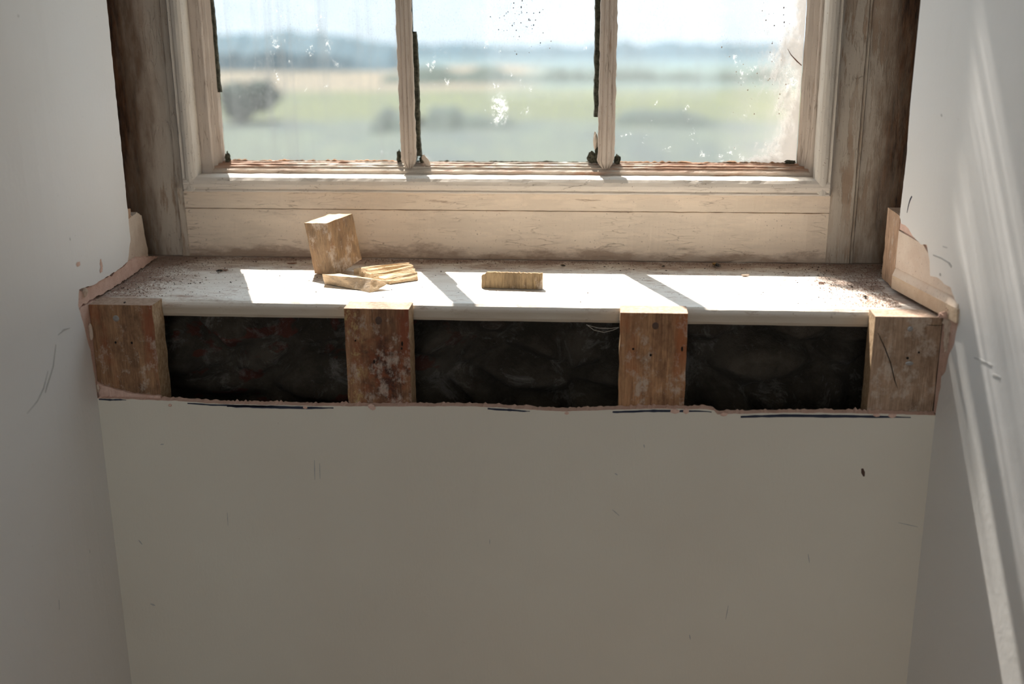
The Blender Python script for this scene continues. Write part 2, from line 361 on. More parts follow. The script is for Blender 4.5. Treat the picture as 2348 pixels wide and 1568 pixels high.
def sheet(pts, fx, thick, side, cuts=(), mats=(0, 1)):
    """wall sheet: outline pts in (y, z), bent to x = fx(y), extruded by thick away from the room (side = -1 towards -x, +1 towards +x)"""
    n = len(pts)
    V2, _, F2, _, _, _ = geometry.delaunay_2d_cdt([Vector(p) for p in pts], [(k, (k+1) % n) for k in range(n)], [], 1, 1e-6)
    t = bmesh.new(); vs = [t.verts.new((0, v[0], v[1])) for v in V2]
    for f in F2: t.faces.new([vs[k] for k in f])
    for c in cuts:
        bmesh.ops.bisect_plane(t, geom=list(t.verts)+list(t.edges)+list(t.faces), plane_co=(0, c, 0), plane_no=(0, 1, 0))
    bm = bmesh.new(); t.verts.index_update()
    A = [bm.verts.new((fx(v.co.y), v.co.y, v.co.z)) for v in t.verts]; B = [bm.verts.new((fx(v.co.y)+side*thick, v.co.y, v.co.z)) for v in t.verts]
    for f in t.faces:
        q = [v.index for v in f.verts]; bm.faces.new([A[k] for k in q]).material_index = mats[0]; bm.faces.new([B[k] for k in q][::-1]).material_index = mats[1]
    for e in t.edges:
        if len(e.link_faces) == 1:
            a, b = (v.index for v in e.verts); bm.faces.new((A[a], A[b], B[b], B[a])).material_index = mats[1]
    t.free(); return bm
def lump(c, r, seed=0, amp=.35, sub=2, fr=2.):
    bm = bmesh.new(); bmesh.ops.create_icosphere(bm, subdivisions=sub, radius=1)
    for v in bm.verts:
        d = 1+noise.noise(v.co*fr+Vector((seed*3.1, seed, 0)))*amp
        v.co = Vector((v.co.x*r[0]*d+c[0], v.co.y*r[1]*d+c[1], v.co.z*r[2]*d+c[2]))
    return bm
def join(bm, other):
    me = bpy.data.meshes.new('t'); other.to_mesh(me); bm.from_mesh(me); bpy.data.meshes.remove(me); other.free()
def ribbon(pts, w, nrm, lift=.0004):
    """thin mark lying on a surface, pts 3D, tapered ends"""
    bm = bmesh.new(); L = []; nrm = Vector(nrm).normalized()
    for i, p in enumerate(pts):
        p = Vector(p); a = Vector(pts[max(0, i-1)]); b = Vector(pts[min(len(pts)-1, i+1)])
        s = (b-a).cross(nrm).normalized(); ww = (w[i] if isinstance(w, (list, tuple)) else w)/2
        L.append([bm.verts.new(p+s*ww+nrm*lift), bm.verts.new(p-s*ww+nrm*lift), bm.verts.new(p-s*ww-nrm*lift), bm.verts.new(p+s*ww-nrm*lift)])
    for a, b in zip(L, L[1:]):
        for i in range(4): bm.faces.new((a[i], a[(i+1) % 4], b[(i+1) % 4], b[i]))
    bm.faces.new(L[0]); bm.faces.new(L[-1][::-1]); return bm

# ================================================================ THE ROOM
ZF, ZC, YB = -.95, 1.62, -4.0
TR = math.tan(R(13)); TL = math.tan(R(10))
def fr(y): return .575-y*TR
def fl(y):
    if y > -.02: return -.575
    t = -.02-y; k = .12
    return -.575-TL*(t*t/(2*k) if t < k else t-k/2)
NR = Vector((-math.cos(R(13)), -math.sin(R(13)), 0))
# wall under the window: painted board with a ragged sawn top
cut = [(x, y) for x, y in ((228, 913), (300, 915), (400, 919), (480, 925), (640, 929), (760, 931), (900, 932), (1000, 931), (1100, 932), (1200, 938), (1290, 943), (1400, 940), (1500, 937), (1620, 938), (1637, 941), (1645, 950), (1800, 946), (1900, 947), (2050, 949), (2138, 952))]
top = [(on(1, 0, *q)[0], on(1, 0, *q)[2]) for q in cut]
top[0] = (-.575, top[0][1]); top[-1] = (.575, top[-1][1])
dt = dense(top, .003, .0008, 3)
bm = bmesh.new(); fr_ = []; bk = []
for i, (x, z) in enumerate(dt):
    e = abs(noise.noise(Vector((x*160, 3, 1))))*.004 + max(0, noise.noise(Vector((x*420, 8, 1))))*.004
    fr_.append((bm.verts.new((x, 0, z)), bm.verts.new((x, 0, ZF))))
    bk.append((bm.verts.new((x, .0118, z+e)), bm.verts.new((x, .0118, ZF))))
for i in range(len(dt)-1):
    f = bm.faces.new((fr_[i][0], fr_[i+1][0], fr_[i+1][1], fr_[i][1])); f.material_index = 0
    f = bm.faces.new((bk[i][0], bk[i+1][0], bk[i+1][1], bk[i][1])); f.material_index = 1
    f = bm.faces.new((fr_[i][0], fr_[i+1][0], bk[i+1][0], bk[i][0])); f.material_index = 1
wf = struct('wall_front', bm, [M_PAINT_FRONT, M_PINK])
def ztop(x):
    for a, b in zip(top, top[1:]):
        if a[0] <= x <= b[0]: return a[1]+(b[1]-a[1])*(x-a[0])/(b[0]-a[0])
    return top[0][1]
for k, (x0, x1, w0, off) in enumerate(((228, 292, .0022, .0016), (430, 640, .0022, .002), (520, 765, .004, .003), (1118, 1215, .0028, .0025), (1405, 1632, .0032, .003), (1700, 2090, .0040, .0042))):
    a = on(1, 0, x0, 925)[0]; b = on(1, 0, x1, 940)[0]; n = 24; P = []; W = []
    for i in range(n+1):
        x = a+(b-a)*i/n; P.append((x, 0, ztop(x)-off+noise.noise(Vector((x*60, k, 0)))*.0008)); W.append(w0*(.35+.65*math.sin(math.pi*min(1, i/n+.08))**.4)*(1+.5*noise.noise(Vector((x*200, k, 3)))))
    obj('ink_line', ribbon(P, W, (0, -1, 0)), M_INK, wf)
for q in ((390, 929, 5, 4), (851, 932, 9, 7), (1300, 947, 6, 4), (1548, 943, 12, 7), (1573, 943, 8, 7), (855, 936, 7, 5), (1660, 950, 9, 5), (2045, 953, 10, 5), (700, 934, 6, 4), (2010, 952, 8, 4)):
    p = on(1, -.0005, q[0], q[1]); obj('plaster_crumb', lump(p, (q[2]/1650, .0012, q[3]/1650), q[0], .5, 1), M_PINK, wf)
for (x0, y0, x1, y1, w_) in ((721, 1055, 722, 1100, .0014), (733, 1062, 734, 1098, .001), (1853, 1270, 1856, 1290, .0014), (1977, 1074, 1981, 1092, .005), (1670, 1388, 1664, 1420, .001), (1404, 1168, 1420, 1182, .0014), (368, 1019, 376, 1018, .002), (318, 1238, 326, 1248, .002), (521, 1175, 523, 1205, .0009), (1410, 1085, 1416, 1089, .002), (345, 1384, 356, 1388, .003), (2060, 1198, 2105, 1208, .001), (1123, 1236, 1123, 1248, .001), (1476, 1019, 1478, 1026, .002), (1581, 1455, 1583, 1466, .0018), (2178, 0, 0, 0, 0)):
    if w_: obj('scuff_mark', ribbon([on(1, 0, x0+(x1-x0)*t, y0+(y1-y0)*t) for t in (0, .5, 1)], [w_*.5, w_, w_*.4], (0, -1, 0), .0003), M_PENCIL if w_ < .004 else M_NAIL, wf)
# side walls
L1 = [(YB, ZF), (0, ZF), (0, -.135), (-.001, -.100), (-.005, -.060), (-.012, -.030), (-.024, .010), (-.016, .030), (.0, .029), (.03, .025), (.07, .026), (.11, .026), (.150, .030), (.168, .060), (.170, .16), (.171, .30), (.174, .45), (.174, ZC), (YB, ZC)]
pts = dense(L1, .004, .0013, 5, True, only=set(range(2, 16)))
wl = struct('wall_left', sheet(pts, fl, .011, -1, (-.02, -.05, -.08, -.11, -.15, -.3, -1)), [M_PAINT, M_PINK])
L2 = [(.02, ZF), (.02, -.10), (.02, .0005), (.30, .0005), (.285, .12), (.165, .13), (.16, .02), (-.03, .02), (-.03, -.06), (-.02, ZF)]
R1 = [(YB, ZF), (0, ZF), (0, -.128), (-.002, -.105), (-.005, -.088), (-.004, -.074), (-.013, -.064), (-.017, -.040), (-.026, -.024), (-.030, .008), (-.020, .031), (-.003, .046), (.014, .047), (.030, .050), (.050, .048), (.055, .066), (.066, .086), (.082, .084), (.104, .089), (.118, .098), (.140, .100), (.146, .108), (.143, .20), (.146, .26), (.144, .40), (.146, ZC), (YB, ZC)]
pts = dense(R1, .0035, .0010, 9, True, only=set(range(2, 23)))
wr = struct('wall_right', sheet(pts, fr, .003, 1, ()), [M_PAINT, M_PINK])
# layer of raw plaster board behind the broken skim
bm = sheet(dense([(-.001, ZF), (-.001, -.13), (.0116, -.13), (.0116, .0), (-.022, .012), (-.02, .02), (.135, .02), (.1415, ZC), (-.2, ZC), (-.2, ZF)], .004, .0015, 2, True, only={3}), lambda y: fr(y)+.0031, .010, 1, ())
obj('plaster_backing', bm, M_PINK, wr)
def onw(x, y):
    d = ray(x, y); n = NR; P = Vector((.575, 0, 0)); return CAM+d*((P-CAM).dot(n)/d.dot(n))
obj('pen_mark', ribbon([onw(*q) for q in ((2091, 450), (2087, 458), (2084, 468), (2081, 482), (2080, 488))], [.002, .0022, .0016, .001, .0004], NR), M_INK, wr)
for q, w_ in ((((2140, 585), (2158, 592), (2176, 603)), .0016), (((2176, 603), (2182, 612)), .003), (((2162, 565), (2172, 568)), .001), (((2234, 820), (2255, 828), (2275, 838)), .0014), (((2276, 858), (2294, 866)), .0014), (((2158, 262), (2160, 267)), .002), (((2155, 627), (2157, 632)), .003)):
    obj('scuff_mark', ribbon([onw(*p) for p in q], w_, NR), M_PENCIL, wr)
def onl(x, y):
    p = on(0, -.575, x, y)
    for _ in range(6): p = on(0, fl(p.y), x, y)
    return p
for q, w_ in ((((128, 790), (122, 840), (108, 885), (104, 900)), .0022), (((110, 850), (100, 890), (85, 920), (62, 948)), .0016), (((133, 768), (146, 756), (160, 752)), .002), (((41, 34), (43, 39)), .004), (((160, 545), (161, 551)), .0014), (((205, 1260), (206, 1268)), .0015), (((135, 1375), (136, 1398)), .0012)):
    obj('scuff_mark', ribbon([onl(*p) for p in q], [w_*.3]+[w_]*(len(q)-2)+[w_*.3], (1, .1, 0)), M_PENCIL, wl)
for q in ((232, 608, .0035, .0075), (179, 606, .006, .0028), (230, 621, .002, .003)):
    p = onl(q[0], q[1]); p.x += .0002; obj('paint_chip', lump(p, (.0007, q[2], q[3]), q[0], .7, 3), M_PINK, wl)
# strip of old plaster left along the sill on both sides
bm = bmesh.new()
P = [(.262, .078), (.240, .086), (.172, .088), (.174, .078), (.178, .060), (.174, .030), (.168, .003), (.272, .003), (.276, .018), (.268, .040)]
pp = dense(P, .004, .0022, 4, True); bm = sheet(pp, lambda y: -.585-.09*(y-.17) if y > .17 else -.585, .03, -1)
tr1 = struct('trim_1', bm, [M_CREAM, M_CREAM])
bm = bmesh.new(); prism(bm, dense([(.176, .086), (.205, .086), (.205, .100), (.174, .100)], .004, .002, 3, True), (0, -.612, -.586, 8), jit=.0008, seed=4); obj('lath_stub', bm, M_RAWBOARD, tr1)
bm = sheet(dense([(-.018, .004), (.30, .003), (.20, .024), (.16, .027), (.10, .021), (.05, .026), (0, .024), (-.016, .030)], .004, .003, 6, True), lambda y: -.5795-(.06*(y-.15) if y > .15 else 0), .014, -1)
obj('plaster_edge', bm, M_PINK, tr1)
bm = sheet(dense([(-.012, -.13), (.050, -.13), (.050, -.06), (.048, .0005), (-.020, .003), (-.023, -.03), (-.014, -.07), (-.006, -.10)], .003, .003, 8, True), lambda y: -.5780, .01, -1)
obj('plaster_edge', bm, M_PINK, tr1)
for q in ((214, 865, .0035, .004, .010), (208, 760, .003, .003, .012), (192, 668, .005, .004, .008), (222, 890, .004, .003, .006), (188, 680, .003, .003, .007)):
    p = on(1, .006, q[0], q[1]); obj('plaster_lump', lump(p, q[2:], q[0], .5, 2), M_PINK if q[0] % 2 else M_CREAM, tr1)
dq = dense([(on(1, .011, *q)[0], on(1, .011, *q)[2]) for q in ((206, 852), (220, 872), (240, 884), (262, 890), (290, 897), (330, 903), (370, 907), (375, 916), (218, 914))], .003, .0012, 11, True)
bm = bmesh.new(); f = bm.faces.new([bm.verts.new((x, .0119, z)) for x, z in dq]); e = bmesh.ops.extrude_face_region(bm, geom=[f], use_keep_orig=True)
for q in e['geom']:
    if isinstance(q, bmesh.types.BMVert): q.co.y = .0075+.002*noise.noise(q.co*200)
bmesh.ops.triangulate(bm, faces=[f for f in bm.faces if len(f.verts) > 4]); obj('plaster_daub', bm, M_PINK, tr1)
# right: timber-backed reveal lining with a square lower edge
tr2 = empty('trim_2', (.56, .08, 0), kind='structure')
def pr(y): return fr(y)+.0032
A = Vector((.5405, .215, 0)); B = Vector((.5425, .1475, 0)); D = Vector((.5835, -.029, 0))
def board(zb, zt, o0, o1, mi=0, y0=None):
    bm = bmesh.new(); n = 14; L = []
    for k in range(n+1):
        p = B.lerp(D, k/n); j = noise.noise(Vector((k*.9, zb*50, 0)))*.0006
        L.append([bm.verts.new(p+NR*(o0+j)+Vector((0, 0, zb))), bm.verts.new(p+NR*(o1+j)+Vector((0, 0, zt))), bm.verts.new(p-NR*.02+Vector((0, 0, zt))), bm.verts.new(p-NR*.02+Vector((0, 0, zb)))])
    for a, b in zip(L, L[1:]):
        for i in range(4): bm.faces.new((a[i], a[(i+1) % 4], b[(i+1) % 4], b[i]))
    bm.faces.new(L[0]); bm.faces.new(L[-1][::-1]); return bm
M_LIN = m_plaster('lining_plaster', (.70, .59, .49), (.63, .50, .40), 22)
M_LINE = m_plaster('lining_edge_paint', (.66, .52, .38), (.58, .43, .30), 40)
def trim_board(zb, zt, o0, o1, ycut):
    global D
    D0 = D; t = (B.y-ycut)/(B.y-D.y); D = B.lerp(D0, t); bm = board(zb, zt, o0, o1); D = D0; return bm
obj('lining_edge', trim_board(.006, .0245, .0040, .0040, -.029), M_LINE, tr2)
obj('lining_face', trim_board(.0245, .036, .0040, -.0006, -.026), M_LIN, tr2)
bm = sheet(dense([(.1465, .036), (.1465, .0885), (.078, .0845), (.06, .075), (-.008, .045), (-.024, .034), (-.022, .036)], .01, .0004, 2, True), lambda y: fr(y)+.0006, .018, 1)
obj('lining_face', bm, M_LIN, tr2)
bm = sheet(dense([(.1455, .0905), (.1455, .112), (.05, .112), (.05, .084), (.078, .0868)], .01, .0004, 2, True), lambda y: fr(y)+.0012, .018, 1)
obj('lining_face', bm, M_PINK, tr2)
bm = bmesh.new(); prism(bm, dense([(A.x, A.y), (B.x-.0002, B.y), (.5640, .1475), (.5640, A.y)], .01, .001, 3, True), (2, .004, .1085, 14), jit=.0014, seed=5)
obj('lining_end_block', bm, M_RAWBOARD, tr2)
for q in ((2176, 742, .006, .004, .016), (2183, 725, .007, .004, .009), (2172, 775, .004, .003, .013), (2188, 745, .003, .003, .016), (2180, 800, .003, .003, .008), (2163, 722, .006, .004, .004), (2192, 775, .002, .003, .008), (2190, 720, .004, .004, .006), (2184, 765, .002, .004, .012), (2170, 790, .002, .003, .008), (2178, 710, .004, .004, .004), (2196, 735, .002, .003, .008)):
    p = on(1, -.004, q[0], q[1]); obj('plaster_lump', lump(p, q[2:], q[0], 1.1, 3, 3.2), M_CREAM if q[0] % 2 == 0 else M_PINK, tr2)

# floor, ceiling, rear wall with an added window for the fill lamp, outside walls
bm = bmesh.new(); box(bm, (-2.4, YB-.3, ZF-.05), (2.4, .35, ZF)); struct('floor', bm, M_FLOOR)
bm = bmesh.new(); box(bm, (-2.4, YB-.3, ZC), (2.4, .70, ZC+.05)); struct('ceiling', bm, M_CEIL)
bm = bmesh.new()
for a, b in (((-2.4, YB-.1, ZF), (-.55, YB, ZC)), ((.75, YB-.1, ZF), (2.4, YB, ZC)), ((-.55, YB-.1, ZF), (.75, YB, -.2)), ((-.55, YB-.1, 1.3), (.75, YB, ZC))): box(bm, a, b)
struct('wall_rear', bm, M_PAINT)
bm = bmesh.new()
for a, b in (((-.55, YB-.06, -.2), (-.51, YB-.02, 1.3)), ((.71, YB-.06, -.2), (.75, YB-.02, 1.3)), ((-.51, YB-.06, -.2), (.71, YB-.02, -.16)), ((-.51, YB-.06, 1.26), (.71, YB-.02, 1.3)), ((.08, YB-.055, -.16), (.12, YB-.025, 1.26))): box(bm, a, b)
struct('rear_fill_window', bm, M_BEADV)  # unseen window frame added around the fill lamp's opening
# masonry around the window: rubble below the sill, dark reveal stone at the sides, solid above
bm = bmesh.new(); nx, nz = 200, 60; G = []
for i in range(nx+1):
    col = []
    for k in range(nz+1):
        x = -.62+1.24*i/nx; z = -.34+.312*k/nz
        q = Vector((x*9, 0, z*13+.35*noise.noise(Vector((x*6, 1, z*6))))); dist, _ = noise.voronoi(q, distance_metric='DISTANCE')
        e = min(.05, (dist[1]-dist[0])*.16)
        y = .150-e*.9-.012*noise.noise(Vector((x*16, 5, z*16)))-.005*noise.noise(Vector((x*60, 2, z*60)))
        col.append(bm.verts.new((x, y, z)))
    G.append(col)
for i in range(nx):
    for k in range(nz): bm.faces.new((G[i][k], G[i+1][k], G[i+1][k+1], G[i][k+1])).smooth = True
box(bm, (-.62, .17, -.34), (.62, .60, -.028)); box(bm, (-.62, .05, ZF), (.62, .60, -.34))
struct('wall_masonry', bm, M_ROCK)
bm = bmesh.new()
prism(bm, [(-.645, -.05), (-.645, .32), (-.95, .32), (-.95, -.05)], (2, -.34, ZC, 60), jit=.010, seed=2, js=14)
prism(bm, [(.600, .02), (.590, .32), (.95, .32), (.95, .02)], (2, -.34, ZC, 60), jit=.008, seed=6, js=14)
struct('wall_reveal_stone', bm, M_DARKSTONE)
bm = bmesh.new()
box(bm, (-2.4, .42, ZF), (-.60, .60, ZC)); box(bm, (.56, .42, ZF), (2.4, .60, ZC)); box(bm, (-.60, .42, ZF), (.56, .60, .02)); box(bm, (-.60, .36, 1.17), (.56, .402, ZC))
box(bm, (-2.4, .326, ZF), (-.661, .42, ZC)); box(bm, (.601, .326, ZF), (2.4, .42, ZC))
struct('wall_outer', bm, M_OUTER)
bm = bmesh.new(); box(bm, (-.62, .15, 1.18), (.60, .36, ZC)); struct('wall_over_window', bm, M_CEIL)

# ================================================================ WINDOW
YW = .318
w1 = empty('window_1', (0, .34, .0), kind='structure')
def V(prof, z0, z1, name, mat, par, n=80, jit=0., seed=0, js=60):
    bm = bmesh.new(); prism(bm, prof, (2, z0, z1, n), jit=jit, seed=seed, js=js); return obj(name, bm, mat, par)
def H(prof, x0, x1, name, mat, par, n=160, jit=0., seed=0, js=60):
    bm = bmesh.new(); prism(bm, prof, (0, x0, x1, n), jit=jit, seed=seed, js=js); return obj(name, bm, mat, par)
ZH = 1.165
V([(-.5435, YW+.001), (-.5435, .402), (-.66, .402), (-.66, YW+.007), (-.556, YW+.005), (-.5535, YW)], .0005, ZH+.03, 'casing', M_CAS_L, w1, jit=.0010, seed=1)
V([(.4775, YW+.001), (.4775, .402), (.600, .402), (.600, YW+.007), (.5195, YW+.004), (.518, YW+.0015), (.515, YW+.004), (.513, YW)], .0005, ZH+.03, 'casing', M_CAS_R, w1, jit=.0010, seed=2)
H([(YW+.002, .0005), (YW+.002, .0785), (YW+.02, .0795), (YW+.03, .0795), (YW+.03, .0005)], -.5434, .4774, 'bottom_board', M_BOARD, w1, jit=.0008, seed=3)
H([(YW, .0802), (YW, .1065), (YW+.02, .1075), (YW+.03, .1075), (YW+.03, .0802)], -.5434, .4774, 'bottom_board', M_BOARD, w1, jit=.0007, seed=4)
H([(YW, ZH), (YW, ZH+.03), (.402, ZH+.03), (.402, ZH)], -.543, .477, 'head', M_BOARD, w1, 8)
# staff beads, rounded
H([(.3345, .1085), (.306, .1085), (.3055, .1105), (.308, .113), (.3055, .116), (.3045, .121), (.3055, .1265), (.3085, .131), (.3130, .1332), (.3345, .1335)], -.538, .4735, 'staff_bead', M_BEADH, w1, jit=.0007, seed=5)
def vb(x0, x1, seed):   # x0 the casing side, x1 the sash side
    s = 1 if x1 > x0 else -1
    return [(x0, .3345), (x0, .310), (x0+s*.003, .3065), (x0+s*.006, .309), (x0+s*.009, .3055), (x0+s*.014, .3045), (x0+s*.019, .3055), (x0+s*.023, .3085), (x0+s*.0255, .313), (x0+s*.0255, .3345)]
V(vb(-.5415, 0, 1), .109, ZH, 'staff_bead', M_BEADV, w1, jit=.0007, seed=6)
V(vb(.4765, 0, 1), .109, ZH, 'staff_bead', M_BEADV, w1, jit=.0007, seed=7)
# lower sash: stiles, rails with ovolo moulding, two glazing bars, three panes
ls = obj('sash', (lambda b: (prism(b, [(.336, .1095), (.336, .1385), (.3385, .141), (.3405, .1408), (.3415, .1445), (.3445, .1448), (.3460, .1475), (.3500, .1480), (.3520, .1505), (.3560, .1510), (.3560, .1490), (.3640, .1490), (.372, .135), (.372, .1095)], (0, -.527, .4655, 160), jit=.0008, seed=9), b)[1])(bmesh.new()), M_SASHH, w1)
def stile(xo, xi, xg, z0, z1, seed):
    s = 1 if xi > xo else -1; q = [(xo, .336), (xi, .336), (xi+s*.002, .3385), (xi+s*.0015, .341), (xi+(xg-xi)*.45, .344), (xi+(xg-xi)*.45, .347), (xi+(xg-xi)*.8, .350), (xg, .356), (xg-s*.002, .356), (xg-s*.002, .364), (xi, .372), (xo, .372)]
    return V(q, z0, z1, 'stile', M_SASH, ls, 110, .0010, seed, 45)
stile(-.529, -.4985, -.4835, .1097, ZH, 11); stile(.4675, .4475, .4285, .1097, ZH, 12)
H([(.3385, .7005), (.336, .703), (.336, .7145), (.3385, .717), (.364, .717), (.364, .7005)], -.4845, .4295, 'glazing_bar', M_SASHH, ls, 20)
H([(.336, 1.135), (.336, ZH), (.372, ZH), (.372, 1.145)], -.527, .4655, 'top_rail', M_SASHH, ls, 20)
def bar(xc, hw, dark, seed):
    bm = bmesh.new(); n = 150; rings = []
    prof = [(-1, .3385), (-.92, .3360), (-.62, .3352), (-.5, .3366), (-.36, .3350), (-.05, .3345), (.06, .3362), (.2, .3346), (.5, .3352), (.6, .3366), (.75, .3356), (.95, .3364), (1, .3388), (.86, .3470), (.80, .3640), (-.80, .3640), (-.86, .3470)]
    for k in range(n+1):
        z = .1415+(1.14-.1415)*(k/n)**1.6; tp = min(1, .16+((z-.1415)/.020)**.6) if z < .1615 else 1
        ring = []
        for i, (u, y) in enumerate(prof):
            fl_ = noise.noise(Vector((z*55, seed+i//5, 0)))*.0016+noise.noise(Vector((z*190, seed, i*.3)))*.0009
            side = (1 if u > 0 else -1) if abs(u) > .9 else 0
            ring.append(bm.verts.new((xc+u*hw*tp+side*fl_+(z-.3)*dark*.004, y+(1-tp)*.006*(y < .36)+noise.noise(Vector((z*120, i, seed)))*.0004, z)))
        rings.append(ring)
    m_ = len(prof)
    for k in range(n):
        for i in range(m_):
            f = bm.faces.new((rings[k][i], rings[k][(i+1) % m_], rings[k+1][(i+1) % m_], rings[k+1][i]))
            f.material_index = 1 if i in (12, 13, 14, 15, 16) else 0
    bm.faces.new(rings[0]); bm.faces.new(rings[-1][::-1]); return obj('glazing_bar', bm, [M_SASH, M_MOULD], ls)
bar(-.1795, .0125, -1, 21); bar(.1330, .0132, 1, 31)
def pane(x0, x1, z0, z1, y, kind, par):
    bm = bmesh.new(); box(bm, (x0, y, z0), (x1, y+.003, z1)); return obj('pane', bm, M_GLASS[kind], par)
for a_, b_, k_ in ((-.4832, -.1885, 'west'), (-.1715, .1235, 'middle'), (.1425, .4282, 'east')):
    pane(a_, b_, .1502, .7008, .3572, k_, ls); pane(a_, b_, .7168, 1.146, .3572, 'upper', ls)
def specks(zone, n, mat, seed, sz=.0007):
    rnd = random.Random(seed); bm = bmesh.new()
    for _ in range(n):
        x = rnd.gauss(zone[0], zone[1]); z = rnd.gauss(zone[2], zone[3]); r_ = sz*rnd.choice((.4, .6, .8, 1.2, 1.7))
        if z < .156: continue
        bmesh.ops.create_icosphere(bm, subdivisions=1, radius=r_, matrix=Matrix.Translation((x, .3568, z)) @ Matrix.Diagonal((1, .25, rnd.uniform(.8, 1.6), 1)))
    return tag(obj('fly_specks', bm, mat, ls), kind='stuff')
specks((-.004, .018, .378, .022), 70, M_GRIT, 1, .00055); specks((.015, .02, .345, .02), 34, M_STUDEND, 2, .0005); specks((.37, .04, .30, .06), 70, M_CREAM, 3, .0006); specks((.395, .012, .36, .03), 10, M_GRIT2, 4, .0006)
obj('glass_crack', ribbon([(on(1, .3566, *q)) for q in ((1806, 112), (1814, 126), (1828, 141), (1838, 150))], [.0004, .0012, .0018, .0012], (0, -1, 0), .0003), M_GRIT2, ls)
# mouldy putty at the foot of each pane and beside the bars
def ragged(x0, x1, zb, h, seed, mat, y0=.3535, y1=.3571):
    bm = bmesh.new(); n = 150; L = []
    for k in range(n+1):
        x = x0+(x1-x0)*k/n; a = max(.0003, h*(.35+.9*noise.noise(Vector((x*38, seed, 0)))+.5*noise.noise(Vector((x*170, seed, 2)))))
        L.append([bm.verts.new((x, y0, zb-.001)), bm.verts.new((x, y0+.0006, zb+a*.6)), bm.verts.new((x, y1, zb+a)), bm.verts.new((x, y1, zb-.001))])
    for a, b in zip(L, L[1:]):
        for i in range(4): bm.faces.new((a[i], a[(i+1) % 4], b[(i+1) % 4], b[i]))
    bm.faces.new(L[0]); bm.faces.new(L[-1][::-1]); return obj('putty', bm, mat, ls)
ragged(-.4805, -.190, .1508, .0042, 1, M_PUTTY); ragged(-.169, .121, .1508, .0034, 2, M_MOULD); ragged(.1445, .426, .1508, .0048, 3, M_PUTTY)
for c, r_, sd in (((.1120, .3535, .158), (.0075, .0028, .009), 1), ((.1185, .352, .168), (.0035, .0028, .016), 2), ((-.160, .352, .154), (.004, .003, .006), 3), ((-.197, .353, .158), (.0035, .0025, .011), 4), ((.150, .352, .156), (.005, .003, .007), 5), ((-.478, .353, .156), (.0045, .0028, .009), 6), ((.418, .3535, .153), (.008, .0028, .003), 7)):
    obj('mould_patch', lump(c, r_, sd, .7, 3, 2.5), M_MOULD, ls)
bm = lump((-.1525, .345, .1535), (.0050, .003, .011), 8, .4, 2); bmesh.ops.rotate(bm, verts=bm.verts, cent=(-.1525, .345, .1535), matrix=Matrix.Rotation(-.55, 3, 'Y')); obj('loose_putty', bm, M_CREAM, ls)
bm = lump((.1155, .347, .186), (.0036, .003, .014), 9, .4, 2); obj('loose_putty', bm, M_CREAM, ls)
# dark remains of putty down the glass side of the bars
for (x, z0, z1, s_) in ((-.1655, .16, .352, 1), (.1155, .222, .73, -1), (-.4830, .26, .43, 1)):
    bm = bmesh.new(); L = []; n = 90
    for k in range(n+1):
        z = z0+(z1-z0)*k/n; w_ = (.0046 if x > -.4 else .0034)*(.8+.4*noise.noise(Vector((z*40, x*9, 1)))+.2*noise.noise(Vector((z*160, x, 5))))
        L.append([bm.verts.new((x-s_*.006, .352, z)), bm.verts.new((x+s_*w_*.6, .3525, z)), bm.verts.new((x+s_*w_, .3568, z)), bm.verts.new((x-s_*.006, .3568, z))])
    for a, b in zip(L, L[1:]):
        for i in range(4): bm.faces.new((a[i], a[(i+1) % 4], b[(i+1) % 4], b[i]))
    bm.faces.new(L[0]); bm.faces.new(L[-1][::-1]); obj('putty', bm, M_MOULD, ls)
# ================================================================ SILL AND STUDS
bm = bmesh.new(); prism(bm, [(.334, -.0004), (.0600, 0), (.0555, -.0012), (.0520, -.0040), (.0505, -.0080), (.0505, -.0205), (.0525, -.0245), (.0560, -.0255), (.334, -.0255)], (0, -.606, .583, 260), jit=.0007, seed=14, js=25)
st = obj('window_sill', bm, M_SILL); tag(st, 'long white painted window sill board with rounded front edge and dust', 'window sill')

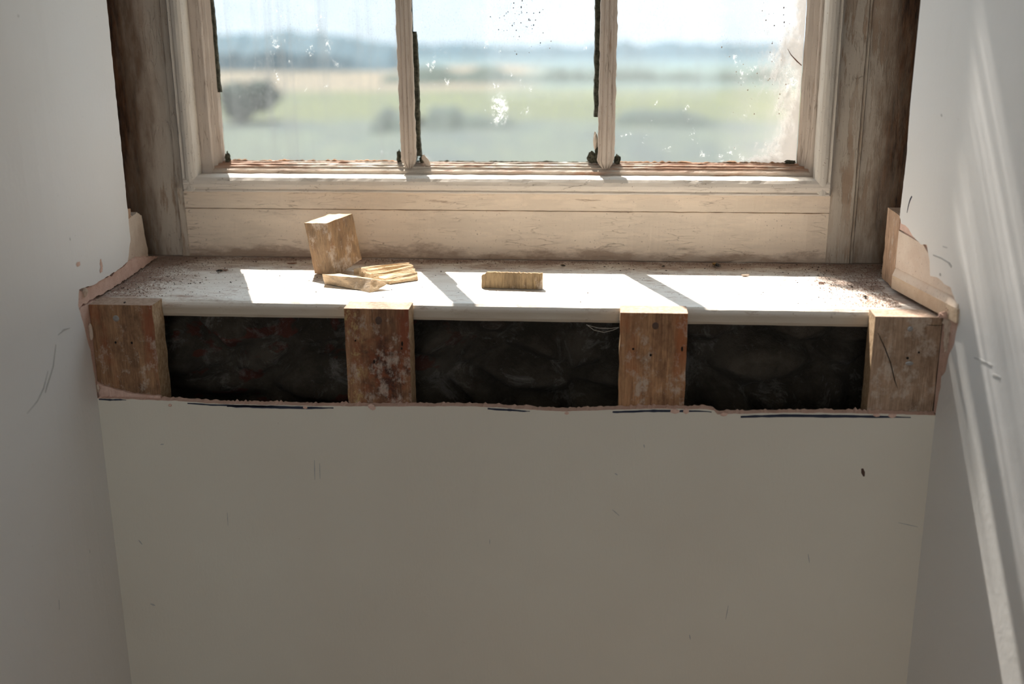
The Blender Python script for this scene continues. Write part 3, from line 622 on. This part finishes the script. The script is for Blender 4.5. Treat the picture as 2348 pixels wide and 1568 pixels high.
def stud(x0, x1, mats, label, seed, knots=(), taper=(0, 0)):
    r_ = empty('wall_stud', ((x0+x1)/2, .031, ZF), label, 'timber stud', 'timber studs under the window sill')
    bm = bmesh.new(); n = 110; rings = []; nx_ = 22; z0, z1 = ZF, .0015
    zs = [ZF]+[-.20+(z1+.20)*k/n for k in range(n+1)]
    prof = [(i/nx_, .0122) for i in range(nx_+1)]+[(1, .0495), (0, .0495)]
    for z in zs:
        ring = []
        for i, (u, y) in enumerate(prof):
            X = x0+(x1-x0)*u
            e = noise.noise(Vector((z*45, seed, 3*(u > .5))))*.0012 if u in (0, 1) else 0
            dy = (noise.noise(Vector((X*420, seed, z*25)))*.0006+noise.noise(Vector((X*90, seed, z*60)))*.0005) if y < .02 else 0
            zz = z+(noise.noise(Vector((X*150, y*150, seed)))*.0014 if z == z1 else 0)
            ring.append(bm.verts.new((X+e, y+max(0, dy), zz)))
        rings.append(ring)
    m_ = len(prof)
    for k in range(len(zs)-1):
        for i in range(m_):
            f = bm.faces.new((rings[k][i], rings[k][(i+1) % m_], rings[k+1][(i+1) % m_], rings[k+1][i])); f.material_index = 0 if i < nx_ else 1
    bm.faces.new(rings[0]).material_index = 1; bm.faces.new(rings[-1][::-1]).material_index = 2
    obj('timber', bm, [mats, M_SAWN, M_STUDEND], r_)
    for (px, py, kind, w_, h_) in knots:
        p = on(1, .0121, px, py); bm = bmesh.new(); L = []
        for ring in ((.55, -.0006), (1, -.0003), (1.05, .003)):
            L.append([bm.verts.new((p.x+math.cos(t*math.tau/14)*w_*ring[0]*(1+.15*noise.noise(Vector((t*2., px, 0)))), p.y+ring[1], p.z+math.sin(t*math.tau/14)*h_*ring[0]*(1+.15*noise.noise(Vector((t*2., py, 4)))))) for t in range(14)])
        bm.faces.new(L[0])
        for a, b in zip(L, L[1:]):
            for i in range(14): bm.faces.new((a[i], a[(i+1) % 14], b[(i+1) % 14], b[i]))
        obj(kind, bm, {'nail_head': M_NAIL, 'screw_head': M_SCREW, 'nail_hole': M_HOLE}[kind], r_)
    return r_
stud(-.5775, -.4875, M_STUD[0], 'reddish timber stud at the end of the row with a plaster smear at its foot', 1, ((266, 730, 'screw_head', .0045, .0045), (265, 785, 'nail_hole', .0015, .0018), (302, 786, 'nail_hole', .0015, .0018), (285, 694, 'nail_hole', .001, .001)))
stud(-.2190, -.1300, M_STUD[1], 'dark red-brown timber stud with a wide knot stain and pale flecks', 2, ((868, 735, 'nail_head', .0046, .0058), (815, 781, 'nail_hole', .0013, .0013), (922, 788, 'nail_hole', .0013, .0035), (921, 799, 'nail_hole', .0011, .002), (858, 829, 'nail_hole', .0013, .0028)))
stud(.1555, .2450, M_STUD[2], 'orange-brown grooved timber stud with a pale scuffed patch near its edge', 3, ((1503, 747, 'nail_head', .0044, .0050), (1452, 800, 'nail_hole', .0016, .0016), (1492, 814, 'nail_hole', .0016, .0018), (1564, 800, 'nail_hole', .0014, .0036)))
stud(.4885, .5745, M_STUD[3], 'grey-brown timber stud with a diagonal crack beneath the broken plaster corner', 4, ((2087, 754, 'screw_head', .0036, .0036), (2107, 808, 'nail_hole', .0014, .0014), (2081, 821, 'nail_hole', .0018, .0018), (2085, 833, 'screw_head', .0052, .0028)))

# ================================================================ WOOD OFFCUTS ON THE SILL
def crack(root, pts, w_):
    obj('crack', ribbon([on(1, .0121, *q) for q in pts], [w_*.4]+[w_]*(len(pts)-2)+[w_*.3], (0, -1, 0), .0003), M_HOLE, root)
S_ = [o for o in C.objects if o.name.startswith('wall_stud')]
crack(S_[1], ((853, 712), (853, 730), (855, 755)), .0006)
crack(S_[3], ((2013, 763), (2028, 795), (2042, 832), (2051, 870), (2058, 890)), .0012)
crack(S_[3], ((2125, 745), (2145, 746), (2162, 746)), .0009)

def solid(name, verts, faces, mats, mi=None, cuts=3, amp=.0008, fr_=120, seed=0, parent=None):
    bm = bmesh.new(); vs = [bm.verts.new(v) for v in verts]
    for k, f in enumerate(faces): bm.faces.new([vs[i] for i in f]).material_index = mi[k] if mi else 0
    bmesh.ops.subdivide_edges(bm, edges=bm.edges[:], cuts=cuts, use_grid_fill=True)
    for v in bm.verts:
        v.co += noise.noise_vector(v.co*fr_+Vector((seed, 0, 0)))*amp
    for v in bm.verts:
        if v.co.z < .0004: v.co.z = .0004
    return obj(name, bm, mats, parent)
def flush(o, rough=False):
    return o
BX = {'000': (-.2673, .1834, .0042), '001': (-.2786, .1818, .0846), '010': (-.3078, .209, .0006), '011': (-.3191, .2075, .0794), '100': (-.2385, .2299, .0192), '101': (-.2498, .2283, .0896), '110': (-.2791, .2555, .014), '111': (-.2904, .254, .0843)}
O8 = ['000', '100', '110', '010', '001', '101', '111', '011']
F8 = [(0, 3, 2, 1), (4, 5, 6, 7), (0, 1, 5, 4), (1, 2, 6, 5), (2, 3, 7, 6), (3, 0, 4, 7)]
bk_ = solid('wood_block', [BX[k] for k in O8], F8, [M_BLOCK, M_CHIPEND], [0, 1, 0, 0, 0, 0], 16, .0010, 85, 1)
tag(bk_, 'thick square-cut wooden block leaning on thin split chips on the sill', 'wood block')
def P3(x, y, z): return tuple(on(2, z, x, y))
# flat slab chip in front of the block
v = [P3(744, 650, .0010), P3(847, 670, .0006), P3(862, 668, .0006), P3(800, 645, .0030), P3(738, 629, .0175), P3(850, 640, .0165), P3(896, 645, .0110), P3(779, 627, .0160)]
s1 = solid('wood_chip', v, F8, [M_CHIP, M_CHIPEND], [0, 1, 0, 1, 0, 0], 10, .0011, 110, 5)
tag(s1, 'flat grey-streaked wood chip lying in front of the leaning block', 'wood chip', 'split wood chips beside the block')
v = [P3(818, 632, .0006), P3(893, 647, .0006), P3(959, 637, .0006), P3(880, 612, .0006), P3(813, 619, .0100), P3(880, 636, .0085), P3(960, 630, .0050), P3(940, 603, .0110)]
v[3] = (v[7][0], v[7][1], .0006)
bm = bmesh.new(); n1, n2 = 40, 46; A0, B0, C0, D0 = (Vector(v[i]) for i in (4, 5, 6, 7)); G = []
A0 = Vector(P3(812, 617, .011)); B0 = Vector(P3(893, 646, .004)); C0 = Vector(P3(958, 634, .006)); D0 = Vector(P3(940, 603, .012))
for i in range(n1+1):
    row = []
    for j in range(n2+1):
        s_, t_ = i/n1, j/n2; p = A0.lerp(D0, s_).lerp(B0.lerp(C0, s_), t_)
        # splinters run from A towards D: ridges vary across t
        rg = .0042*noise.noise(Vector((t_*9, 2, s_*.7)))+.0026*noise.noise(Vector((t_*26, 7, s_*1.6)))
        en = .004*noise.noise(Vector((t_*14, s_ > .5, 9))) if i in (0, n1) else 0
        p = p+(D0-A0).normalized()*en+Vector((0, 0, rg+.001)); p.z = max(p.z, .0030); row.append(bm.verts.new(p))
    G.append(row)
for i in range(n1):
    for j in range(n2): bm.faces.new((G[i][j], G[i+1][j], G[i+1][j+1], G[i][j+1]))
r_ = bmesh.ops.extrude_face_region(bm, geom=list(bm.faces), use_keep_orig=True)
for q in r_['geom']:
    if isinstance(q, bmesh.types.BMVert): q.co.z = max(.0006, q.co.z-.0085)
s2 = obj('wood_chip', bm, M_CHIPEND)
tag(s2, 'pale splintered wood chip with long ridges lying behind the grey-streaked chip', 'wood chip', 'split wood chips beside the block')
# thin offcut standing on its edge
bm = bmesh.new(); n = 70; L = []; p0 = Vector(P3(1104, 660, .0006)); p1 = Vector(P3(1243, 664, .0006)); nrm = Vector((-(p1-p0).y, (p1-p0).x, 0)).normalized()
for k in range(n+1):
    t = k/n; p = p0.lerp(p1, t); h = .0235+.0016*noise.noise(Vector((t*30, 1, 0)))-(.006*(1-t/.10) if t < .10 else 0); h += .0008*noise.noise(Vector((t*150, 5, 0)))
    row = []
    nh = 8
    for i in range(nh+1): row.append(bm.verts.new(p+Vector((0, 0, h*i/nh))+nrm*(.0006+.0012*noise.noise(Vector((t*60, i*.3, 2)))+.001*i/nh)))
    row.append(bm.verts.new(p+Vector((0, 0, h-.001))+nrm*.010)); row.append(bm.verts.new(p+nrm*.010)); L.append(row)
for a, b in zip(L, L[1:]):
    for i in range(len(a)): bm.faces.new((a[i], a[(i+1) % len(a)], b[(i+1) % len(a)], b[i]))
bm.faces.new(L[0]); bm.faces.new(L[-1][::-1])
oc = obj('wood_offcut', bm, [M_OFFCUT]); tag(oc, 'small rectangular brown wood offcut standing on its edge in the sunlight', 'wood offcut')

# ================================================================ INSECTS AND DEBRIS
def insect(px, py, L_, label, wasp=False, rot=0., name='dead_fly'):
    c = Vector(P3(px, py, 0)); r_ = empty(name, (c.x, c.y, .0004), label, 'dead insect', 'dead insects on the sill')
    M_ = Matrix.Rotation(rot, 3, 'Z')
    def put(nm, bm, mat):
        for v in bm.verts: v.co = M_ @ v.co + c + Vector((0, 0, .0004))
        return obj(nm, bm, mat, r_)
    a = lump((L_*.30, 0, L_*.26), (L_*.34, L_*.22, L_*.22), px, .1, 2); put('abdomen', a, M_WASP if wasp else M_FLY)
    a = lump((-L_*.12, 0, L_*.26), (L_*.22, L_*.2, L_*.2), px, .1, 2); join(a, lump((-L_*.4, 0, L_*.22), (L_*.13, L_*.15, L_*.13), px, .1, 2)); put('thorax', a, M_FLY)
    for s_ in (-1, 1):
        b = bmesh.new(); Q = [(-L_*.05, s_*L_*.08, L_*.42), (L_*.25, s_*L_*.30, L_*.46), (L_*.62, s_*L_*.42, L_*.38), (L_*.66, s_*L_*.26, L_*.36), (L_*.3, s_*L_*.06, L_*.46)]
        f = b.faces.new([b.verts.new(q) for q in Q]); e = bmesh.ops.extrude_face_region(b, geom=[f], use_keep_orig=True)
        for q in e['geom']:
            if isinstance(q, bmesh.types.BMVert): q.co.z += .0002
        put('wing', b, M_WING)
        for k in (-1, 0, 1): put('leg', ribbon([(k*L_*.12-L_*.05, s_*L_*.12, L_*.2), (k*L_*.2-L_*.05, s_*L_*.36, L_*.30), (k*L_*.26-L_*.05, s_*L_*.44, .0002)], L_*.05, (0, .2*s_, 1), L_*.025), M_FLY)
insect(503, 624, .009, 'black dead fly lying in the dust at the left end of the sill', rot=.4)
insect(1642, 612, .013, 'large brown dead wasp at the back of the sill below the window frame', True, 2.2, 'dead_wasp')
insect(1521, 613, .006, 'small dark dead fly between the wasp and the wood offcut', rot=1.2)
insect(1292, 611, .006, 'small black dead fly lying just behind the end of the wood offcut', rot=2.6)
insect(1984, 684, .008, 'tiny dead insect standing upright on its head near the last stud', rot=1.5)
def flake(px, py, L_, W_, ang, mat, nm, label, cat):
    c = Vector(P3(px, py, 0)); bm = bmesh.new(); Q = []
    for t in range(9):
        a = t/9*math.tau; r_ = 1+.3*noise.noise(Vector((t*1.3, px, 0))); Q.append((math.cos(a)*L_*r_, math.sin(a)*W_*r_))
    ca, sa = math.cos(ang), math.sin(ang)
    f = bm.faces.new([bm.verts.new((c.x+x*ca-y*sa, c.y+x*sa+y*ca, .0006+abs(x)*.12)) for x, y in Q]); e = bmesh.ops.extrude_face_region(bm, geom=[f], use_keep_orig=True)
    for q in e['geom']:
        if isinstance(q, bmesh.types.BMVert): q.co.z += .0012
    return tag(obj(nm, bm, mat), label, cat)
flake(670, 606, .0075, .0018, .3, M_GRIT2, 'wood_splinter', 'short brown splinter lying on the sill behind and beside the block', 'splinter')
flake(1708, 633, .0065, .0028, .1, M_STUDEND, 'paint_flake', 'curled pale paint flake at the back edge of the sunlit patch', 'paint flake')
flake(517, 621, .004, .002, .1, M_GRIT2, 'paint_flake', 'small orange-brown flake lying next to the black fly', 'paint flake')
bm = bmesh.new(); bmesh.ops.create_circle(bm, segments=12, radius=.0028)
rg = bmesh.new(); cc = Vector(P3(1883, 649, .0014)); T = []
for i in range(16):
    a = i/16*math.tau; T.append([rg.verts.new((cc.x+math.cos(a)*(.0034+.0008*math.cos(b)), cc.y+math.sin(a)*(.0040+.0008*math.cos(b)), cc.z+.0008*math.sin(b))) for b in (0, 1.57, 3.14, 4.71)])
for i in range(16):
    for j in range(4): rg.faces.new((T[i][j], T[(i+1) % 16][j], T[(i+1) % 16][(j+1) % 4], T[i][(j+1) % 4]))
bm.free(); tag(obj('curled_shaving', rg, M_GRIT2), 'tiny ring-shaped brown shaving in the dust towards the last stud', 'shaving')

def scatter(bm, mi, n, size, dens, seed, z0=.0003):
    rnd = random.Random(seed); k = 0
    while k < n:
        x = rnd.uniform(-.59, .57); y = rnd.uniform(.062, .312)
        if x > fr(y)-.012 and y < .16: continue
        if x > .535 and y < .22: continue
        if rnd.random() > dens(x, y): continue
        k += 1; s_ = size*rnd.choice((.4, .5, .6, .8, 1.0, 1.0, 1.5)); a = rnd.uniform(0, 6.28); el = rnd.uniform(1, 1.9)
        vs = []
        for q in ((1, 0, 0), (-1, 0, 0), (0, 1, 0), (0, -1, 0), (0, 0, 1), (0, 0, -1)):
            u = Vector((q[0]*s_*el, q[1]*s_, q[2]*s_*.6))*rnd.uniform(.7, 1.3)
            vs.append(bm.verts.new((x+u.x*math.cos(a)-u.y*math.sin(a), y+u.x*math.sin(a)+u.y*math.cos(a), z0+s_*.5+u.z)))
        for f in ((0, 2, 4), (2, 1, 4), (1, 3, 4), (3, 0, 4), (2, 0, 5), (1, 2, 5), (3, 1, 5), (0, 3, 5)): bm.faces.new([vs[i] for i in f]).material_index = mi
def dn(x, y):
    d = .10+.9*max(0, (y-.22)/.09)**1.2+.9*max(0, (x-.36)/.2)+.8*max(0, (-x-.36)/.2)
    return min(1, d)*(.5+.8*abs(noise.noise(Vector((x*25, y*40, 0)))))
def dc(x, y):
    return max(0, min(1, (x-.40)/.16))**2*.9+max(0, min(1, (y-.285)/.03))*.7+max(0, min(1, (-x-.47)/.1))**2*.8
bm = bmesh.new()
scatter(bm, 0, 620, .00085, dn, 1); scatter(bm, 1, 2600, .00045, dn, 2); scatter(bm, 2, 12000, .0007, dc, 3)
tag(obj('dust', bm, [M_GRIT, M_GRIT2, M_DUST]), 'pink-brown sawdust, plaster dust and dark grit scattered over the window sill', 'debris', kind='stuff')
# cobweb under the sill
def web(pts, par=None):
    bm = bmesh.new()
    P = [Vector(p) for p in pts]; Q = []
    for i in range(len(P)-1):
        for k in range(6): Q.append(P[i].lerp(P[i+1], k/6))
    Q.append(P[-1]); return ribbon([tuple(q) for q in Q], .0006, (0, -1, .3), .0003)
bm = web([on(1, .055, *q) for q in ((1345, 744), (1362, 757), (1385, 762), (1405, 757), (1419, 751))])
join(bm, web([on(1, .055, *q) for q in ((1345, 745), (1372, 752), (1400, 753), (1419, 750))]))
tag(obj('cobweb', bm, M_WEB), 'thin sagging cobweb strand in the dark gap beside the grooved stud', 'cobweb')

# ================================================================ COUNTRYSIDE
def m_land():
    s = NT('countryside_fields'); p = s.pos(); x, y, z = s.sep(p)[:3]
    n = s.ramp(s.noise(p, .015, 4, .6), .3, .7, -14, 14); yy = s.math('ADD', y, n)
    c = s.mix(s.ramp(yy, 292, 304), (.042, .056, .036), (.050, .058, .014))
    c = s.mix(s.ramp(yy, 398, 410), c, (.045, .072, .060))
    stub = s.math('MULTIPLY', s.ramp(s.math('ADD', x, n), -25, -45), s.ramp(yy, 388, 402)); c = s.mix(stub, c, (.105, .082, .050))
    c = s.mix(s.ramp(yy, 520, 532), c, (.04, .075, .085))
    gr = s.ramp(s.noise(s.scale(p, (1, .6, 1)), .045, 5, .7), .42, .58); c = s.mix(s.math('MULTIPLY', gr, s.ramp(yy, 300, 292, .25, .8)), c, (.014, .026, .028))
    g2 = s.ramp(s.noise(p, .09, 4, .7), .55, .65); c = s.mix(s.math('MULTIPLY', g2, s.ramp(yy, 300, 292, 0, .6)), c, (.075, .085, .05))
    return s.done(c, 1)
bm = bmesh.new(); G = []
for i in range(41):
    row = []
    for k in range(61):
        y = 20+780*(k/60); x = (i-20)/20*(60+y*.55)
        z = -34+2*noise.noise(Vector((x*.006, y*.006, 0)))*min(1, y/100)+(0 if y < 560 else -(y-560)*.05)
        row.append(bm.verts.new((x, y, z)))
    G.append(row)
for i in range(40):
    for k in range(60): bm.faces.new((G[i][k], G[i+1][k], G[i+1][k+1], G[i][k+1])).smooth = True
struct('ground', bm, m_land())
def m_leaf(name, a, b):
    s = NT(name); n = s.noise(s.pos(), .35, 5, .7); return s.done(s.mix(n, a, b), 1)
M_FAR = m_leaf('distant_woods_haze', (.036, .072, .098), (.055, .098, .120)); M_LEAF = m_leaf('tree_leaves', (.016, .030, .026), (.032, .048, .032)); M_TRUNK = flat('bark', (.06, .045, .03))  # far woods: blue air haze put into the leaf colour
def gz(x, y): return -34+2*noise.noise(Vector((x*.006, y*.006, 0)))*min(1, y/100)+(0 if y < 560 else -(y-560)*.05)
def at(px, py, Y):
    return on(1, Y, px, py)
# woods on the skyline
def woods(Y, tops, label, mat, seed):
    bm = bmesh.new(); L = []
    xs = []
    for a, b in zip(tops, tops[1:]):
        for k in range(24): t = k/24; xs.append((a[0]+(b[0]-a[0])*t, a[1]+(b[1]-a[1])*t))
    for px, py in xs:
        p = at(px, py, Y); z = p.z+3*noise.noise(Vector((p.x*.08, seed, 0)))+1.5*noise.noise(Vector((p.x*.3, seed, 0)))
        L.append([bm.verts.new((p.x, Y-26, gz(p.x, Y-26)-1)), bm.verts.new((p.x, Y-20, z-8)), bm.verts.new((p.x, Y-6, z-.8)), bm.verts.new((p.x, Y, z)), bm.verts.new((p.x, Y+30, z-6)), bm.verts.new((p.x, Y+34, z-16))])
    for a, b in zip(L, L[1:]):
        for i in range(5): bm.faces.new((a[i], a[i+1], b[i+1], b[i]))
    o = obj('woodland', bm, mat); tag(o, label, 'woods', kind='stuff')
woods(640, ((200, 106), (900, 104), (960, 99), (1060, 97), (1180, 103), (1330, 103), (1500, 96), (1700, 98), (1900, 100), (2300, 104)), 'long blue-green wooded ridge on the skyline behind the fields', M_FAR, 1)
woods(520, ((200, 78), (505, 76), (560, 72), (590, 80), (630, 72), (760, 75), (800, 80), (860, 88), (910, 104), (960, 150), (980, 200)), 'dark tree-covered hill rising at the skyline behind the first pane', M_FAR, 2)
woods(440, ((880, 175), (1000, 152), (1120, 160), (1250, 168), (1360, 158), (1500, 160), (1640, 172), (1800, 165), (2300, 170)), 'green belt of trees along the far edge of the bright field', M_LEAF, 3)
def tree(px, Y, h, label):
    p = at(px, 300, Y); g = gz(p.x, Y); r_ = empty('tree', (p.x, Y, g), label, 'tree', 'hedgerow trees beyond the window')
    b = bmesh.new(); rnd = random.Random(int(px)); 
    for k in range(5):
        join(b, lump((p.x+rnd.uniform(-.38, .38)*h, Y+rnd.uniform(-.3, .3)*h, g+h*rnd.uniform(.30, .66)), (h*.34, h*.34, h*.28), px+k, .5, 3, 3.))
    obj('crown', b, M_LEAF, r_)
    b = bmesh.new(); bmesh.ops.create_cone(b, segments=8, radius1=h*.05, radius2=h*.03, depth=h*.4, cap_ends=True)
    for v in b.verts: v.co += Vector((p.x, Y, g+h*.2))
    obj('trunk', b, M_TRUNK, r_)
tree(565, 300, 12.5, 'round dark tree standing in the field behind the first pane')
def hedge(Y, tops, label):
    woods(Y, tops, label, M_LEAF, Y); o = C.objects[-1]; o.name = 'hedge'; o['category'] = 'hedge'; o['group'] = 'hedgerows beyond the window'
hedge(284, ((856, 300), (872, 270), (895, 256), (925, 262), (960, 262)), 'short clump of hedge behind the first glazing bar')
hedge(290, ((985, 262), (1005, 246), (1050, 250), (1090, 264), (1130, 272), (1180, 276), (1225, 290), (1245, 305)), 'dark hedgerow dipping across the green field behind the middle pane')
hedge(296, ((1400, 290), (1420, 256), (1460, 246), (1530, 250), (1590, 262), (1650, 276), (1720, 300)), 'dark hedgerow seen through the last pane past the second glazing bar')
